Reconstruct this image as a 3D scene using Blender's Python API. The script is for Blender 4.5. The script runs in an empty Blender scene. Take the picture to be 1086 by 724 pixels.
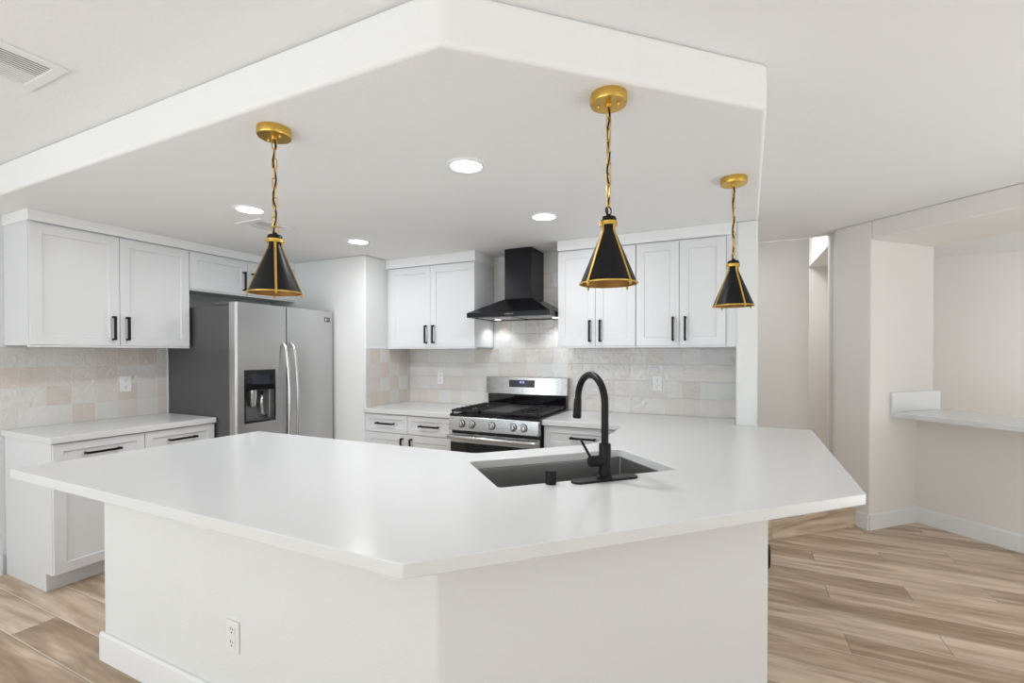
import bpy, bmesh, math, random
from mathutils import Vector, Matrix
random.seed(7)
S = bpy.context.scene
COL = S.collection

# ------------------------------------------------------------------ camera, world, lights, exposure
def make_camera():
    cd = bpy.data.cameras.new('camera'); co = bpy.data.objects.new('camera', cd); COL.objects.link(co)
    y, p, r = math.radians(25.32), math.radians(-0.587), math.radians(-0.05)
    F = Vector((-math.sin(y)*math.cos(p), math.cos(y)*math.cos(p), math.sin(p)))
    R = Vector((math.cos(y), math.sin(y), 0)); U = R.cross(F)
    R2 = R*math.cos(r)+U*math.sin(r); U2 = R2.cross(F)
    co.matrix_world = Matrix(((R2.x, U2.x, -F.x, 0), (R2.y, U2.y, -F.y, 0), (R2.z, U2.z, -F.z, 1.395), (0, 0, 0, 1)))
    cd.sensor_width = 36; cd.sensor_fit = 'HORIZONTAL'; cd.lens = 492.8/1086*36
    cd.shift_y = 17.44/1086; cd.clip_start = .02
    S.camera = co
make_camera()

W = bpy.data.worlds.new('sky'); S.world = W; W.use_nodes = True
bg = W.node_tree.nodes['Background']; bg.inputs[0].default_value = (.94, .97, 1, 1); bg.inputs[1].default_value = 1.0
S.view_settings.view_transform = 'Standard'; S.view_settings.look = 'None'
S.view_settings.gamma = 1; S.view_settings.use_curve_mapping = False
S.view_settings.exposure = -.02

def area(name, loc, rot, sx, sy, power, col=(1, 1, 1), shape='RECTANGLE'):
    l = bpy.data.lights.new(name, 'AREA'); l.shape = shape; l.size = sx; l.size_y = sy; l.energy = power; l.color = col
    o = bpy.data.objects.new(name, l); COL.objects.link(o); o.location = loc; o.rotation_euler = rot
    return o
R90 = math.pi/2
# daylight entering by the glazed openings of the wall behind the camera and the right-hand wall
for wx in (0.0, 2.75):
    area('window_daylight', (wx, -6.44, 1.1), (math.radians(74), 0, 0), 2.3, 2.0, 13, (.87, .95, 1))
area('window_daylight', (4.14, -.6, 1.3), (R90, 0, R90), 2.4, 1.6, 9, (.95, .98, 1))
# unseen fill light added to brighten the left floor and cabinet end
area('left_fill', (-3.2, -3.02, 1.1), (math.radians(62), 0, 0), 1.5, 1.9, 54, (.84, .93, 1))
# added upward fill lights, one behind the camera, one out at the right
UP = math.radians(180)
area('bounce_fill', (-1.0, -3.4, .3), (UP, 0, 0), 2.2, 3, 100, (.90, .965, 1))
area('bounce_fill', (3.4, 2.0, .3), (UP, 0, 0), 1.3, 2.2, 66, (.90, .965, 1))
area('next_room_light', (3.6, 5.4, 1.4), (R90, 0, R90), 1.6, 1.6, 13, (.98, .985, 1))  # area light inside the next room, aimed left
area('hall_light', (.3, 5.7, 2.86), (0, 0, 0), .5, .5, 14, (1, .99, .97))
area('hall_ceiling_light', (-.3, 4.42, 2.40), (0, 0, 0), .3, .3, 4.6, (1, .99, .98), 'DISK')

# ------------------------------------------------------------------ materials
MATS = {}
def mat(name, col, rough=.5, metal=0., emit=None, estr=0., bump=None, spec=.5, coat=0.):
    m = bpy.data.materials.new(name); m.use_nodes = True; nt = m.node_tree; b = nt.nodes['Principled BSDF']
    b.inputs['Base Color'].default_value = (*col, 1); b.inputs['Roughness'].default_value = rough
    b.inputs['Metallic'].default_value = metal; b.inputs['Specular IOR Level'].default_value = spec
    b.inputs['Coat Weight'].default_value = coat
    if emit: b.inputs['Emission Color'].default_value = (*emit, 1); b.inputs['Emission Strength'].default_value = estr
    tc = nt.nodes.new('ShaderNodeTexCoord')
    sc, st, dist = bump if bump else (60, .03, .001)
    n = nt.nodes.new('ShaderNodeTexNoise'); n.inputs['Scale'].default_value = sc; n.inputs['Detail'].default_value = 3
    bp = nt.nodes.new('ShaderNodeBump'); bp.inputs['Strength'].default_value = st; bp.inputs['Distance'].default_value = dist
    nt.links.new(tc.outputs['Object'], n.inputs['Vector']); nt.links.new(n.outputs['Fac'], bp.inputs['Height'])
    nt.links.new(bp.outputs['Normal'], b.inputs['Normal'])
    MATS[name] = m; return m
mat('wall_white', (.80, .805, .80), .85, bump=(120, .5, .004))
mat('wall_greige', (.86, .835, .80), .85, bump=(110, .25, .003))
mat('ceiling', (.88, .882, .88), .9, bump=(70, .35, .004))
mat('trim', (.87, .875, .88), .45)
mat('cabinet', (.75, .755, .77), .38)
mat('quartz', (.73, .735, .74), .2, bump=(8, .01, .001))
mat('black_metal', (.008, .008, .009), .4, 0, spec=.2)
mat('black_matte', (.008, .008, .009), .38, 0, spec=.22)
mat('black_gloss', (.006, .006, .007), .06)
mat('hood_black', (.009, .009, .011), .25, 0, spec=.25)
mat('iron', (.02, .02, .021), .5, .3)
mat('fridge_side', (.105, .105, .108), .42, .4)
mat('chrome', (.70, .70, .70), .16, 1, bump=(60, 0, .001))
mat('handle_steel', (.62, .62, .62), .24, 1, bump=(60, 0, .001))
mat('gold', (.68, .44, .10), .3, 1, bump=(60, 0, .001))
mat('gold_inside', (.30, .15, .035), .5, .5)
mat('outlet', (.85, .85, .845), .35)
mat('slot', (.03, .03, .03), .6)
mat('dark_void', (.04, .04, .042), .8)
mat('lens', (.95, .95, .93), .4, emit=(1, .98, .95), estr=9)
mat('digits', (.3, .4, .8), .4, emit=(.55, .68, 1), estr=1.2)
mat('display', (.02, .022, .035), .1)
mat('tan_panel', (.17, .17, .175), .3, .5)
mat('vent_back', (.10, .10, .10), .7)

def brushed(name, base, rough, axis):
    m = mat(name, (base,)*3, rough, 1., bump=(60, 0, .001)); nt = m.node_tree; b = nt.nodes['Principled BSDF']
    tc = nt.nodes.new('ShaderNodeTexCoord'); mp = nt.nodes.new('ShaderNodeMapping')
    s = [3, 3, 3]; s[axis[0]] = axis[1]
    mp.inputs['Scale'].default_value = s
    n = nt.nodes.new('ShaderNodeTexNoise'); n.inputs['Scale'].default_value = 2; n.inputs['Detail'].default_value = 5
    r = nt.nodes.new('ShaderNodeMapRange'); r.inputs['To Min'].default_value = rough-.012; r.inputs['To Max'].default_value = rough+.018
    nt.links.new(tc.outputs['Object'], mp.inputs['Vector']); nt.links.new(mp.outputs['Vector'], n.inputs['Vector'])
    nt.links.new(n.outputs['Fac'], r.inputs['Value']); nt.links.new(r.outputs['Result'], b.inputs['Roughness'])
brushed('steel', .50, .27, (2, 60))
brushed('steel_fridge', .57, .30, (2, 45))
brushed('steel_sink', .36, .30, (2, 40))

def wood(name, riser=False):
    m = bpy.data.materials.new(name); m.use_nodes = True; nt = m.node_tree; N = nt.nodes; L = nt.links; b = N['Principled BSDF']
    def math_(op, a, bb=None, c=None):
        n = N.new('ShaderNodeMath'); n.operation = op
        for i, v in enumerate((a, bb, c)):
            if v is None: continue
            if isinstance(v, (int, float)): n.inputs[i].default_value = v
            else: L.new(v, n.inputs[i])
        return n.outputs[0]
    tc = N.new('ShaderNodeTexCoord'); sp = N.new('ShaderNodeSeparateXYZ'); L.new(tc.outputs['Object'], sp.inputs[0])
    x, y, z = sp.outputs
    if riser: x, y = math_('MULTIPLY', math_('ADD', x, y), .7071), math_('MULTIPLY', z, 1)
    v = math_('DIVIDE', math_('ADD', y, 19.936-1.18 if not riser else .02), .178)
    row = math_('FLOOR', v); fv = math_('FRACT', v)
    wn = N.new('ShaderNodeTexWhiteNoise'); wn.noise_dimensions = '1D'; L.new(row, wn.inputs['W'])
    u = math_('DIVIDE', math_('SUBTRACT', math_('ADD', x, 12.45-.51), math_('MULTIPLY', math_('MODULO', row, 3), .42)), 1.245)
    colm = math_('FLOOR', u); fu = math_('FRACT', u)
    cb = N.new('ShaderNodeCombineXYZ'); L.new(row, cb.inputs[0]); L.new(colm, cb.inputs[1])
    pr = N.new('ShaderNodeTexWhiteNoise'); pr.noise_dimensions = '3D'; L.new(cb.outputs[0], pr.inputs['Vector'])
    rnd = pr.outputs['Value']
    # grain
    g = N.new('ShaderNodeCombineXYZ')
    L.new(math_('MULTIPLY', x, 1.1), g.inputs[0]); L.new(math_('MULTIPLY', y, 9), g.inputs[1]); L.new(math_('MULTIPLY', rnd, 37), g.inputs[2])
    n1 = N.new('ShaderNodeTexNoise'); n1.inputs['Scale'].default_value = 1.3; n1.inputs['Detail'].default_value = 6; n1.inputs['Distortion'].default_value = .9
    L.new(g.outputs[0], n1.inputs['Vector'])
    n2 = N.new('ShaderNodeTexNoise'); n2.inputs['Scale'].default_value = 5; n2.inputs['Detail'].default_value = 8
    L.new(g.outputs[0], n2.inputs['Vector'])
    f = math_('ADD', math_('MULTIPLY', n1.outputs['Fac'], .75), math_('MULTIPLY', n2.outputs['Fac'], .25))
    f = math_('ADD', f, math_('MULTIPLY', math_('SUBTRACT', rnd, .5), .16))
    cr = N.new('ShaderNodeValToRGB'); L.new(f, cr.inputs[0]); e = cr.color_ramp.elements
    e[0].position = .28; e[0].color = (.34, .24, .155, 1); e[1].position = .70; e[1].color = (.82, .675, .53, 1)
    q = e.new(.44); q.color = (.50, .37, .255, 1); q = e.new(.56); q.color = (.68, .54, .41, 1)
    # seams: darker joint, pale strip along one edge
    ev = math_('MINIMUM', fv, math_('SUBTRACT', 1, fv)); seam = math_('LESS_THAN', ev, .010)
    eu = math_('MINIMUM', fu, math_('SUBTRACT', 1, fu)); sj = math_('LESS_THAN', eu, .0013)
    pale = math_('LESS_THAN', fv, .04)
    mx = N.new('ShaderNodeMix'); mx.data_type = 'RGBA'; L.new(math_('MULTIPLY', pale, .6), mx.inputs[0]); L.new(cr.outputs[0], mx.inputs[6]); mx.inputs[7].default_value = (.90, .78, .65, 1)
    m2 = N.new('ShaderNodeMix'); m2.data_type = 'RGBA'; L.new(math_('MULTIPLY', math_('MAXIMUM', seam, sj), .6), m2.inputs[0]); L.new(mx.outputs[2], m2.inputs[6]); m2.inputs[7].default_value = (.12, .085, .06, 1)
    L.new(m2.outputs[2], b.inputs['Base Color']); b.inputs['Roughness'].default_value = .42
    bp = N.new('ShaderNodeBump'); bp.inputs['Strength'].default_value = .15; bp.inputs['Distance'].default_value = .002
    L.new(math_('SUBTRACT', f, math_('MULTIPLY', math_('MAXIMUM', seam, sj), .8)), bp.inputs['Height']); L.new(bp.outputs[0], b.inputs['Normal'])
    MATS[name] = m
wood('oak_plank'); wood('oak_riser', True)

def tile(name, axis):
    m = bpy.data.materials.new(name); m.use_nodes = True; nt = m.node_tree; N = nt.nodes; L = nt.links; b = N['Principled BSDF']
    def math_(op, a, bb=None):
        n = N.new('ShaderNodeMath'); n.operation = op
        for i, v in enumerate((a, bb)):
            if v is None: continue
            if isinstance(v, (int, float)): n.inputs[i].default_value = v
            else: L.new(v, n.inputs[i])
        return n.outputs[0]
    T = .1308
    tc = N.new('ShaderNodeTexCoord'); sp = N.new('ShaderNodeSeparateXYZ'); L.new(tc.outputs['Object'], sp.inputs[0])
    h = sp.outputs[axis]
    u = math_('DIVIDE', math_('ADD', h, 20 - (1.394 if axis == 1 else -.748)), T if axis == 0 else .133)
    v = math_('DIVIDE', math_('SUBTRACT', sp.outputs[2], .914), T)
    cb = N.new('ShaderNodeCombineXYZ'); L.new(math_('FLOOR', u), cb.inputs[0]); L.new(math_('FLOOR', v), cb.inputs[1]); cb.inputs[2].default_value = 3.3+axis
    wn = N.new('ShaderNodeTexWhiteNoise'); wn.noise_dimensions = '3D'; L.new(cb.outputs[0], wn.inputs['Vector'])
    cr = N.new('ShaderNodeValToRGB'); cr.color_ramp.interpolation = 'LINEAR'; L.new(wn.outputs['Value'], cr.inputs[0]); e = cr.color_ramp.elements
    e[0].position = 0; e[0].color = (.68, .67, .645, 1); e[1].position = 1; e[1].color = (.60, .52, .45, 1)
    for p_, c in ((.25, (.74, .725, .70)), (.5, (.70, .665, .63)), (.72, (.70, .61, .555)), (.86, (.65, .56, .49))):
        q = e.new(p_); q.color = (*c, 1)
    if axis == 0:
        for el, c in zip(cr.color_ramp.elements, ((.63, .63, .615), (.72, .71, .69), (.69, .665, .635), (.68, .62, .575), (.655, .60, .54), (.62, .565, .50))): el.color = (*c, 1)
    ns = N.new('ShaderNodeTexNoise'); ns.inputs['Scale'].default_value = 14; ns.inputs['Detail'].default_value = 4; L.new(tc.outputs['Object'], ns.inputs['Vector'])
    mx = N.new('ShaderNodeMix'); mx.data_type = 'RGBA'; L.new(math_('MULTIPLY', ns.outputs['Fac'], .5), mx.inputs[0]); L.new(cr.outputs[0], mx.inputs[6]); mx.inputs[7].default_value = (.73, .72, .695, 1)
    fu = math_('FRACT', u); fv = math_('FRACT', v)
    eu = math_('MINIMUM', fu, math_('SUBTRACT', 1, fu)); ev = math_('MINIMUM', fv, math_('SUBTRACT', 1, fv))
    g = math_('LESS_THAN', math_('MINIMUM', eu, ev), .013)
    m2 = N.new('ShaderNodeMix'); m2.data_type = 'RGBA'; L.new(math_('MULTIPLY', g, .75), m2.inputs[0]); L.new(mx.outputs[2], m2.inputs[6]); m2.inputs[7].default_value = (.80, .79, .76, 1)
    L.new(m2.outputs[2], b.inputs['Base Color'])
    b.inputs['Roughness'].default_value = .12
    nw = N.new('ShaderNodeTexNoise'); nw.inputs['Scale'].default_value = 22; nw.inputs['Detail'].default_value = 2
    nw.inputs['Distortion'].default_value = .8
    off = N.new('ShaderNodeVectorMath'); off.operation = 'ADD'; L.new(tc.outputs['Object'], off.inputs[0]); L.new(wn.outputs['Color'], off.inputs[1]); L.new(off.outputs[0], nw.inputs['Vector'])
    hgt = math_('SUBTRACT', nw.outputs['Fac'], math_('MULTIPLY', g, .6))
    bp = N.new('ShaderNodeBump'); bp.inputs['Strength'].default_value = .8; bp.inputs['Distance'].default_value = .007
    L.new(hgt, bp.inputs['Height']); L.new(bp.outputs[0], b.inputs['Normal'])
    MATS[name] = m
tile('zellige_x', 0); tile('zellige_y', 1)

# ------------------------------------------------------------------ mesh helpers (world coordinates)
class Fr:
    """local frame: u along the face, n out of the face, z up"""
    def __init__(s, o, u, n): s.o = Vector(o); s.u = Vector(u).normalized(); s.n = Vector(n).normalized()
    def __call__(s, u, n, z): return s.o + s.u*u + s.n*n + Vector((0, 0, z))
WORLD = Fr((0, 0, 0), (1, 0, 0), (0, 1, 0))
FA = Fr((-4.16, 0, 0), (0, 1, 0), (1, 0, 0))        # left wall: u = +Y, n = +X
FB = Fr((0, 3.78, 0), (1, 0, 0), (0, -1, 0))        # range wall: u = +X, n = -Y
r2 = math.sqrt(.5)

def bx(bm, fr, u0, u1, n0, n1, z0, z1):
    vs = [bm.verts.new(fr(u, n, z)) for z in (z0, z1) for u, n in ((u0, n0), (u1, n0), (u1, n1), (u0, n1))]
    for f in ((0, 1, 2, 3), (4, 5, 6, 7), (0, 1, 5, 4), (1, 2, 6, 5), (2, 3, 7, 6), (3, 0, 4, 7)):
        bm.faces.new([vs[i] for i in f])
def prism(bm, pts, z0, z1):
    lo = [bm.verts.new((x, y, z0)) for x, y in pts]; hi = [bm.verts.new((x, y, z1)) for x, y in pts]
    bm.faces.new(lo); bm.faces.new(hi); n = len(pts)
    for i in range(n): bm.faces.new([lo[i], lo[(i+1) % n], hi[(i+1) % n], hi[i]])
def extr(bm, fr, poly, u0, u1):
    """profile poly of (n, z) swept along u"""
    a = [bm.verts.new(fr(u0, n, z)) for n, z in poly]; b = [bm.verts.new(fr(u1, n, z)) for n, z in poly]
    bm.faces.new(a); bm.faces.new(b); k = len(poly)
    for i in range(k): bm.faces.new([a[i], a[(i+1) % k], b[(i+1) % k], b[i]])
def tube(bm, pts, rad, seg=14, cap=True):
    pts = [Vector(p) for p in pts]; n = len(pts)
    rads = rad if isinstance(rad, (list, tuple)) else [rad]*n
    rings = []; up = None
    for i, p in enumerate(pts):
        d = (pts[min(i+1, n-1)]-pts[max(i-1, 0)]).normalized()
        if up is None: up = Vector((0, 0, 1)) if abs(d.z) < .9 else Vector((1, 0, 0))
        a = d.cross(up).normalized(); b = a.cross(d).normalized(); up = b
        rings.append([bm.verts.new(p+(a*math.cos(t)+b*math.sin(t))*rads[i]) for t in [2*math.pi*k/seg for k in range(seg)]])
    for i in range(n-1):
        for k in range(seg):
            bm.faces.new([rings[i][k], rings[i][(k+1) % seg], rings[i+1][(k+1) % seg], rings[i+1][k]])
    if cap: bm.faces.new(rings[0]); bm.faces.new(rings[-1])
def torus(bm, c, R, r, ax=(0, 0, 1), seg=32, s2=8, stretch=0, along=(0, 0, 1)):
    ax = Vector(ax).normalized(); al = Vector(along)
    if abs(ax.dot(al)) > .9: al = Vector((1, 0, 0))
    e1 = (al-ax*al.dot(ax)).normalized(); e2 = ax.cross(e1); c = Vector(c); rings = []
    for i in range(seg):
        t = 2*math.pi*i/seg; d = e1*math.cos(t)+e2*math.sin(t)
        q = c+d*R+e1*(stretch if math.cos(t) > 0 else -stretch)
        rings.append([bm.verts.new(q+(d*math.cos(s)+ax*math.sin(s))*r) for s in [2*math.pi*k/s2 for k in range(s2)]])
    for i in range(seg):
        for k in range(s2):
            bm.faces.new([rings[i][k], rings[(i+1) % seg][k], rings[(i+1) % seg][(k+1) % s2], rings[i][(k+1) % s2]])
def lathe(bm, c, prof, seg=40, ax=(0, 0, 1)):
    """prof of (radius, height along ax); radius 0 closes"""
    ax = Vector(ax).normalized(); e1 = ax.orthogonal().normalized(); e2 = ax.cross(e1); c = Vector(c); prev = None
    for r, h in prof:
        if r < 1e-6: cur = [bm.verts.new(c+ax*h)]
        else: cur = [bm.verts.new(c+ax*h+(e1*math.cos(t)+e2*math.sin(t))*r) for t in [2*math.pi*k/seg for k in range(seg)]]
        if prev:
            for k in range(seg):
                k2 = (k+1) % seg
                if len(prev) == 1 and len(cur) == 1: continue
                if len(prev) == 1: bm.faces.new([prev[0], cur[k2], cur[k]])
                elif len(cur) == 1: bm.faces.new([prev[k], prev[k2], cur[0]])
                else: bm.faces.new([prev[k], prev[k2], cur[k2], cur[k]])
        prev = cur
def shaker(bm, fr, u0, u1, z0, z1, n0, t=.02, rail=.057, rec=.008):
    """shaker front: slab with a recessed centre panel; back at n0, face at n0+t"""
    n1 = n0+t
    def ring(a, b, c, d, n): return [bm.verts.new(fr(u, n, z)) for u, z in ((a, c), (b, c), (b, d), (a, d))]
    back = ring(u0, u1, z0, z1, n0); f = ring(u0, u1, z0, z1, n1)
    i1 = ring(u0+rail, u1-rail, z0+rail, z1-rail, n1); i2 = ring(u0+rail+.003, u1-rail-.003, z0+rail+.003, z1-rail-.003, n1-rec)
    bm.faces.new(back); bm.faces.new(i2)
    for A, B in ((back, f), (f, i1), (i1, i2)):
        for k in range(4): bm.faces.new([A[k], A[(k+1) % 4], B[(k+1) % 4], B[k]])

def obj(name, bm, m, parent=None, bevel=0., smooth=False, seg=2):
    bmesh.ops.recalc_face_normals(bm, faces=bm.faces[:])
    if parent is not None:
        w = Vector((0, 0, 0)); q = parent
        while q is not None: w += q.location; q = q.parent
        bmesh.ops.translate(bm, verts=bm.verts[:], vec=-w)
    me = bpy.data.meshes.new(name); bm.to_mesh(me); bm.free()
    me.materials.append(MATS[m])
    o = bpy.data.objects.new(name, me); COL.objects.link(o)
    if parent is not None: o.parent = parent
    if smooth:
        for p in me.polygons: p.use_smooth = True
        if smooth == 'auto':
            me.set_sharp_from_angle(angle=math.radians(35))
    if bevel:
        b = o.modifiers.new('edge', 'BEVEL'); b.width = bevel; b.segments = seg; b.limit_method = 'ANGLE'; b.angle_limit = math.radians(40)
        b.harden_normals = False
    return o
def B(): return bmesh.new()
def box(name, m, fr, a, parent=None, bevel=0.):
    bm = B(); bx(bm, fr, *a); return obj(name, bm, m, parent, bevel)
def thing(name, label, cat, loc=(0, 0, 0), group=None):
    o = bpy.data.objects.new(name, None); COL.objects.link(o); o.location = loc; o.empty_display_size = .05
    o['label'] = label; o['category'] = cat
    if group: o['group'] = group
    return o
def tag(o, label, cat, group=None):
    o['label'] = label; o['category'] = cat
    if group: o['group'] = group
    return o
def struct(o): o['kind'] = 'structure'; return o

# ------------------------------------------------------------------ the room
H, H2 = 2.266, 2.43
bm = B(); bx(bm, WORLD, -4.3, 4.3, -6.6, 6.7, -.08, 0); struct(obj('floor', bm, 'oak_plank'))
# raised hall floor with a plank-faced riser
RZ = .134
hall = [(.10, 3.81), (.937, 4.60), (.80, 4.74), (1.0, 5.0), (1.9, 5.9), (1.9, 6.6), (-1.6, 6.6), (-1.6, 3.9)]
bm = B(); prism(bm, hall, 0.0, RZ); struct(obj('floor_raised', bm, 'oak_plank'))
FR = Fr((.10, 3.81, 0), (.837, .79, 0), (.79, -.837, 0))
bm = B(); extr(bm, FR, [(0, 0), (.013, 0), (.013, .018), (.006, .024), (.006, RZ-.014), (.014, RZ-.012), (.014, RZ+.003), (0, RZ+.003)], 0.0, 1.148); struct(obj('trim_step', bm, 'oak_riser'))

box('wall_left', 'wall_white', WORLD, (-4.28, -4.16, -6.5, 3.9, 0, H2)); bpy.data.objects['wall_left']['kind'] = 'structure'
bm = B(); bx(bm, WORLD, -4.16, .10, 3.78, 3.9, 0, H2); struct(obj('wall_back', bm, 'wall_white'))
bm = B(); bx(bm, WORLD, -4.16, -2.93, 3.16, 3.78, 0, H); struct(obj('wall_pantry', bm, 'wall_white', bevel=.014, seg=3))
bm = B(); bx(bm, WORLD, .026, .153, 3.43, 3.9, 0, H); struct(obj('wall_column', bm, 'wall_white', bevel=.014, seg=3))
# half wall under the peninsula, following the dropped ceiling above it
hw = [(-2.583, 1.11), (-.766, 1.11), (.127, 2.003), (.153, 3.43), (.035, 3.43), (.01, 2.05), (-.81, 1.22), (-2.583, 1.22)]
bm = B(); prism(bm, hw, 0, .8757); struct(obj('wall_island', bm, 'wall_white', bevel=.008, seg=3))

# right-hand side: pillar, header and low wall of the pass-through, hall beyond
A = Vector((.985, 4.5, 0)); D = Vector((r2, r2, 0))
FS = Fr(A, (1, 1, 0), (1, -1, 0))       # u = into the opening, n = along the opening (towards the right)
k = math.sqrt(2)
bm = B(); prism(bm, [tuple((A+D*0)[:2]), tuple((A+D*.549*k)[:2]), (1.30, 5.29), (.785, 4.775), (.785, 4.70)], 0, H2)
struct(obj('wall_pillar', bm, 'wall_greige', bevel=.012, seg=3))
bm = B(); bx(bm, FS, 0.0, .549*k, 0, 3.69, 2.28, H2); struct(obj('wall_header', bm, 'wall_greige', bevel=.012, seg=3))
bm = B(); bx(bm, FS, .393*k, .549*k, 0, 3.7, 0, .881); struct(obj('wall_right', bm, 'wall_greige'))
bm = B(); bx(bm, WORLD, -1.6, .626, 4.93, 5.03, 0, H2); struct(obj('wall_hall', bm, 'wall_greige', bevel=.008))
bm = B(); bx(bm, WORLD, .770, .90, 4.86, 4.96, 0, 2.9); struct(obj('wall_hall_end', bm, 'trim', bevel=.006))
bm = B(); bx(bm, WORLD, .82, 1.3, 4.98, 6.5, 2.41, 2.9); struct(obj('ceiling_hall_soffit', bm, 'ceiling'))
bm = B(); bx(bm, WORLD, -1.6, 1.3, 4.93, 6.6, 2.9, 2.98); struct(obj('ceiling_hall', bm, 'ceiling'))
bm = B(); bx(bm, WORLD, -1.7, 4.3, 6.5, 6.6, 0, 2.98); struct(obj('wall_far', bm, 'wall_greige'))
bm = B(); bx(bm, WORLD, -1.7, -1.6, 3.9, 6.6, 0, 2.98); struct(obj('wall_hall_left', bm, 'wall_greige'))
bm = B(); bx(bm, WORLD, 1.25, 1.33, 5.28, 6.5, 0, 2.98); struct(obj('wall_partition', bm, 'wall_greige'))
bm = B(); bx(bm, WORLD, 4.2, 4.3, -6.5, -1.9, 0, H2); bx(bm, WORLD, 4.2, 4.3, .7, 6.5, 0, H2); bx(bm, WORLD, 4.2, 4.3, -1.9, .7, 0, .45); bx(bm, WORLD, 4.2, 4.3, -1.9, .7, 2.15, H2)
struct(obj('wall_far_right', bm, 'wall_greige'))
# wall behind the camera with three glazed openings
bm = B()
for x0, x1 in ((-4.28, -3.95), (-1.55, -1.2), (1.2, 1.55), (3.95, 4.3)): bx(bm, WORLD, x0, x1, -6.6, -6.5, 0, H2)
for c in (-2.75, 0, 2.75): bx(bm, WORLD, c-1.2, c+1.2, -6.6, -6.5, 2.12, H2)
struct(obj('wall_rear', bm, 'wall_white'))
bm = B(); bx(bm, WORLD, -4.16, -3.98, -3.2, -3.08, 0, H2); bx(bm, WORLD, -2.42, -2.2, -3.2, -3.08, 0, H2); bx(bm, WORLD, -3.98, -2.42, -3.2, -3.08, 2.12, H2); bx(bm, WORLD, -2.3, -2.2, -6.5, -3.2, 0, H2)
struct(obj('wall_added_left', bm, 'wall_white'))  # unseen wall with an opening, added to frame the left fill light
for i, c in enumerate((-2.75, 0, 2.75)):
    bm = B()
    for x0, x1, z0, z1 in ((c-1.2, c-1.14, 0, 2.12), (c+1.14, c+1.2, 0, 2.12), (c-1.14, c+1.14, 0, .07), (c-1.14, c+1.14, 2.06, 2.12), (c-.05, c+.05, .07, 2.06)):
        bx(bm, WORLD, x0, x1, -6.59, -6.53, z0, z1)
    struct(obj('window_%d' % (i+1), bm, 'trim'))
# ceilings: main ceiling and the dropped kitchen ceiling
bm = B(); prism(bm, [(-4.3, -6.6), (4.3, -6.6), (4.3, 6.6), (1.3, 6.6), (1.3, 4.93), (-1.6, 4.93), (-4.3, 4.93)], H2, 2.52); struct(obj('ceiling', bm, 'ceiling'))
bm = B(); prism(bm, [(-4.16, 1.105), (-.745, 1.107), (.11, 1.90), (.153, 3.43), (.153, 3.9), (.101, 3.9), (.101, 3.78), (-4.16, 3.78)], H, H2); struct(obj('ceiling_dropped', bm, 'ceiling', bevel=.016, seg=4))

# baseboards
def baseboard(name, p0, p1, h=.128, t=.014):
    p0 = Vector((*p0, 0)); p1 = Vector((*p1, 0)); d = (p1-p0); n = Vector((d.y, -d.x, 0))
    fr = Fr(p0, d, n); bm = B()
    extr(bm, fr, [(0, 0), (t, 0), (t, h-.012), (t-.005, h), (0, h)], 0, d.length)
    struct(obj(name, bm, 'trim', bevel=.0015))
baseboard('baseboard_left', (-4.16, -6.4), (-4.16, 1.262))
baseboard('baseboard_island', (-2.60, 1.11), (-.76, 1.11))
baseboard('baseboard_island_right', (-.774, 1.102), (.137, 2.013))
baseboard('baseboard_pillar_side', (.78, 4.705), (A.x-.006, A.y-.006))
b0 = A+Vector((0, 0, 0)); b1 = A+D*.393*k
baseboard('baseboard_pillar', (b0.x-.008, b0.y-.008), (b1.x, b1.y))
b2 = FS(.393*k, 3.9, 0)
baseboard('baseboard_right', (b1.x, b1.y), (b2.x, b2.y))

# ------------------------------------------------------------------ peninsula countertop with sink cut-out
SK = Vector((-1.055, 1.78, 0)); SU = Vector((r2, r2, 0)); SV = Vector((r2, -r2, 0)); SL, SW = .778, .4285
def sk(u, v, z=0): q = SK+SU*u+SV*v; return Vector((q.x, q.y, z))
outer = [(-2.72, .852), (-.678, .848), (.417, 1.949), (.455, 3.42), (.155, 3.425), (.024, 3.425), (.024, 3.768), (-1.240, 3.768), (-1.240, 3.12), (-.652, 3.12), (-.652, 2.47), (-.70, 2.37), (-1.10, 1.955), (-1.14, 1.938), (-2.65, 1.925)]
inner = [tuple(sk(*q)[:2]) for q in ((.012, 0), (SL-.012, 0), (SL, .012), (SL, SW-.012), (SL-.012, SW), (.012, SW), (0, SW-.012), (0, .012))]
def slab_hole(bm, outer, inner, z0, z1):
    es = []; loops = []
    for lp in (outer, inner):
        vs = [bm.verts.new((x, y, z1)) for x, y in lp]; loops.append(vs)
        for i in range(len(vs)): es.append(bm.edges.new((vs[i], vs[(i+1) % len(vs)])))
    r = bmesh.ops.triangle_fill(bm, edges=es, use_beauty=True)
    fs = [g for g in r['geom'] if isinstance(g, bmesh.types.BMFace)]
    e = bmesh.ops.extrude_face_region(bm, geom=fs)
    bmesh.ops.translate(bm, verts=[g for g in e['geom'] if isinstance(g, bmesh.types.BMVert)], vec=(0, 0, z0-z1))
bm = B(); slab_hole(bm, outer, inner, .876, .914)
tag(obj('peninsula_countertop', bm, 'quartz', bevel=.003), 'large white quartz peninsula countertop with angled corner around the sink', 'countertop')
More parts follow.
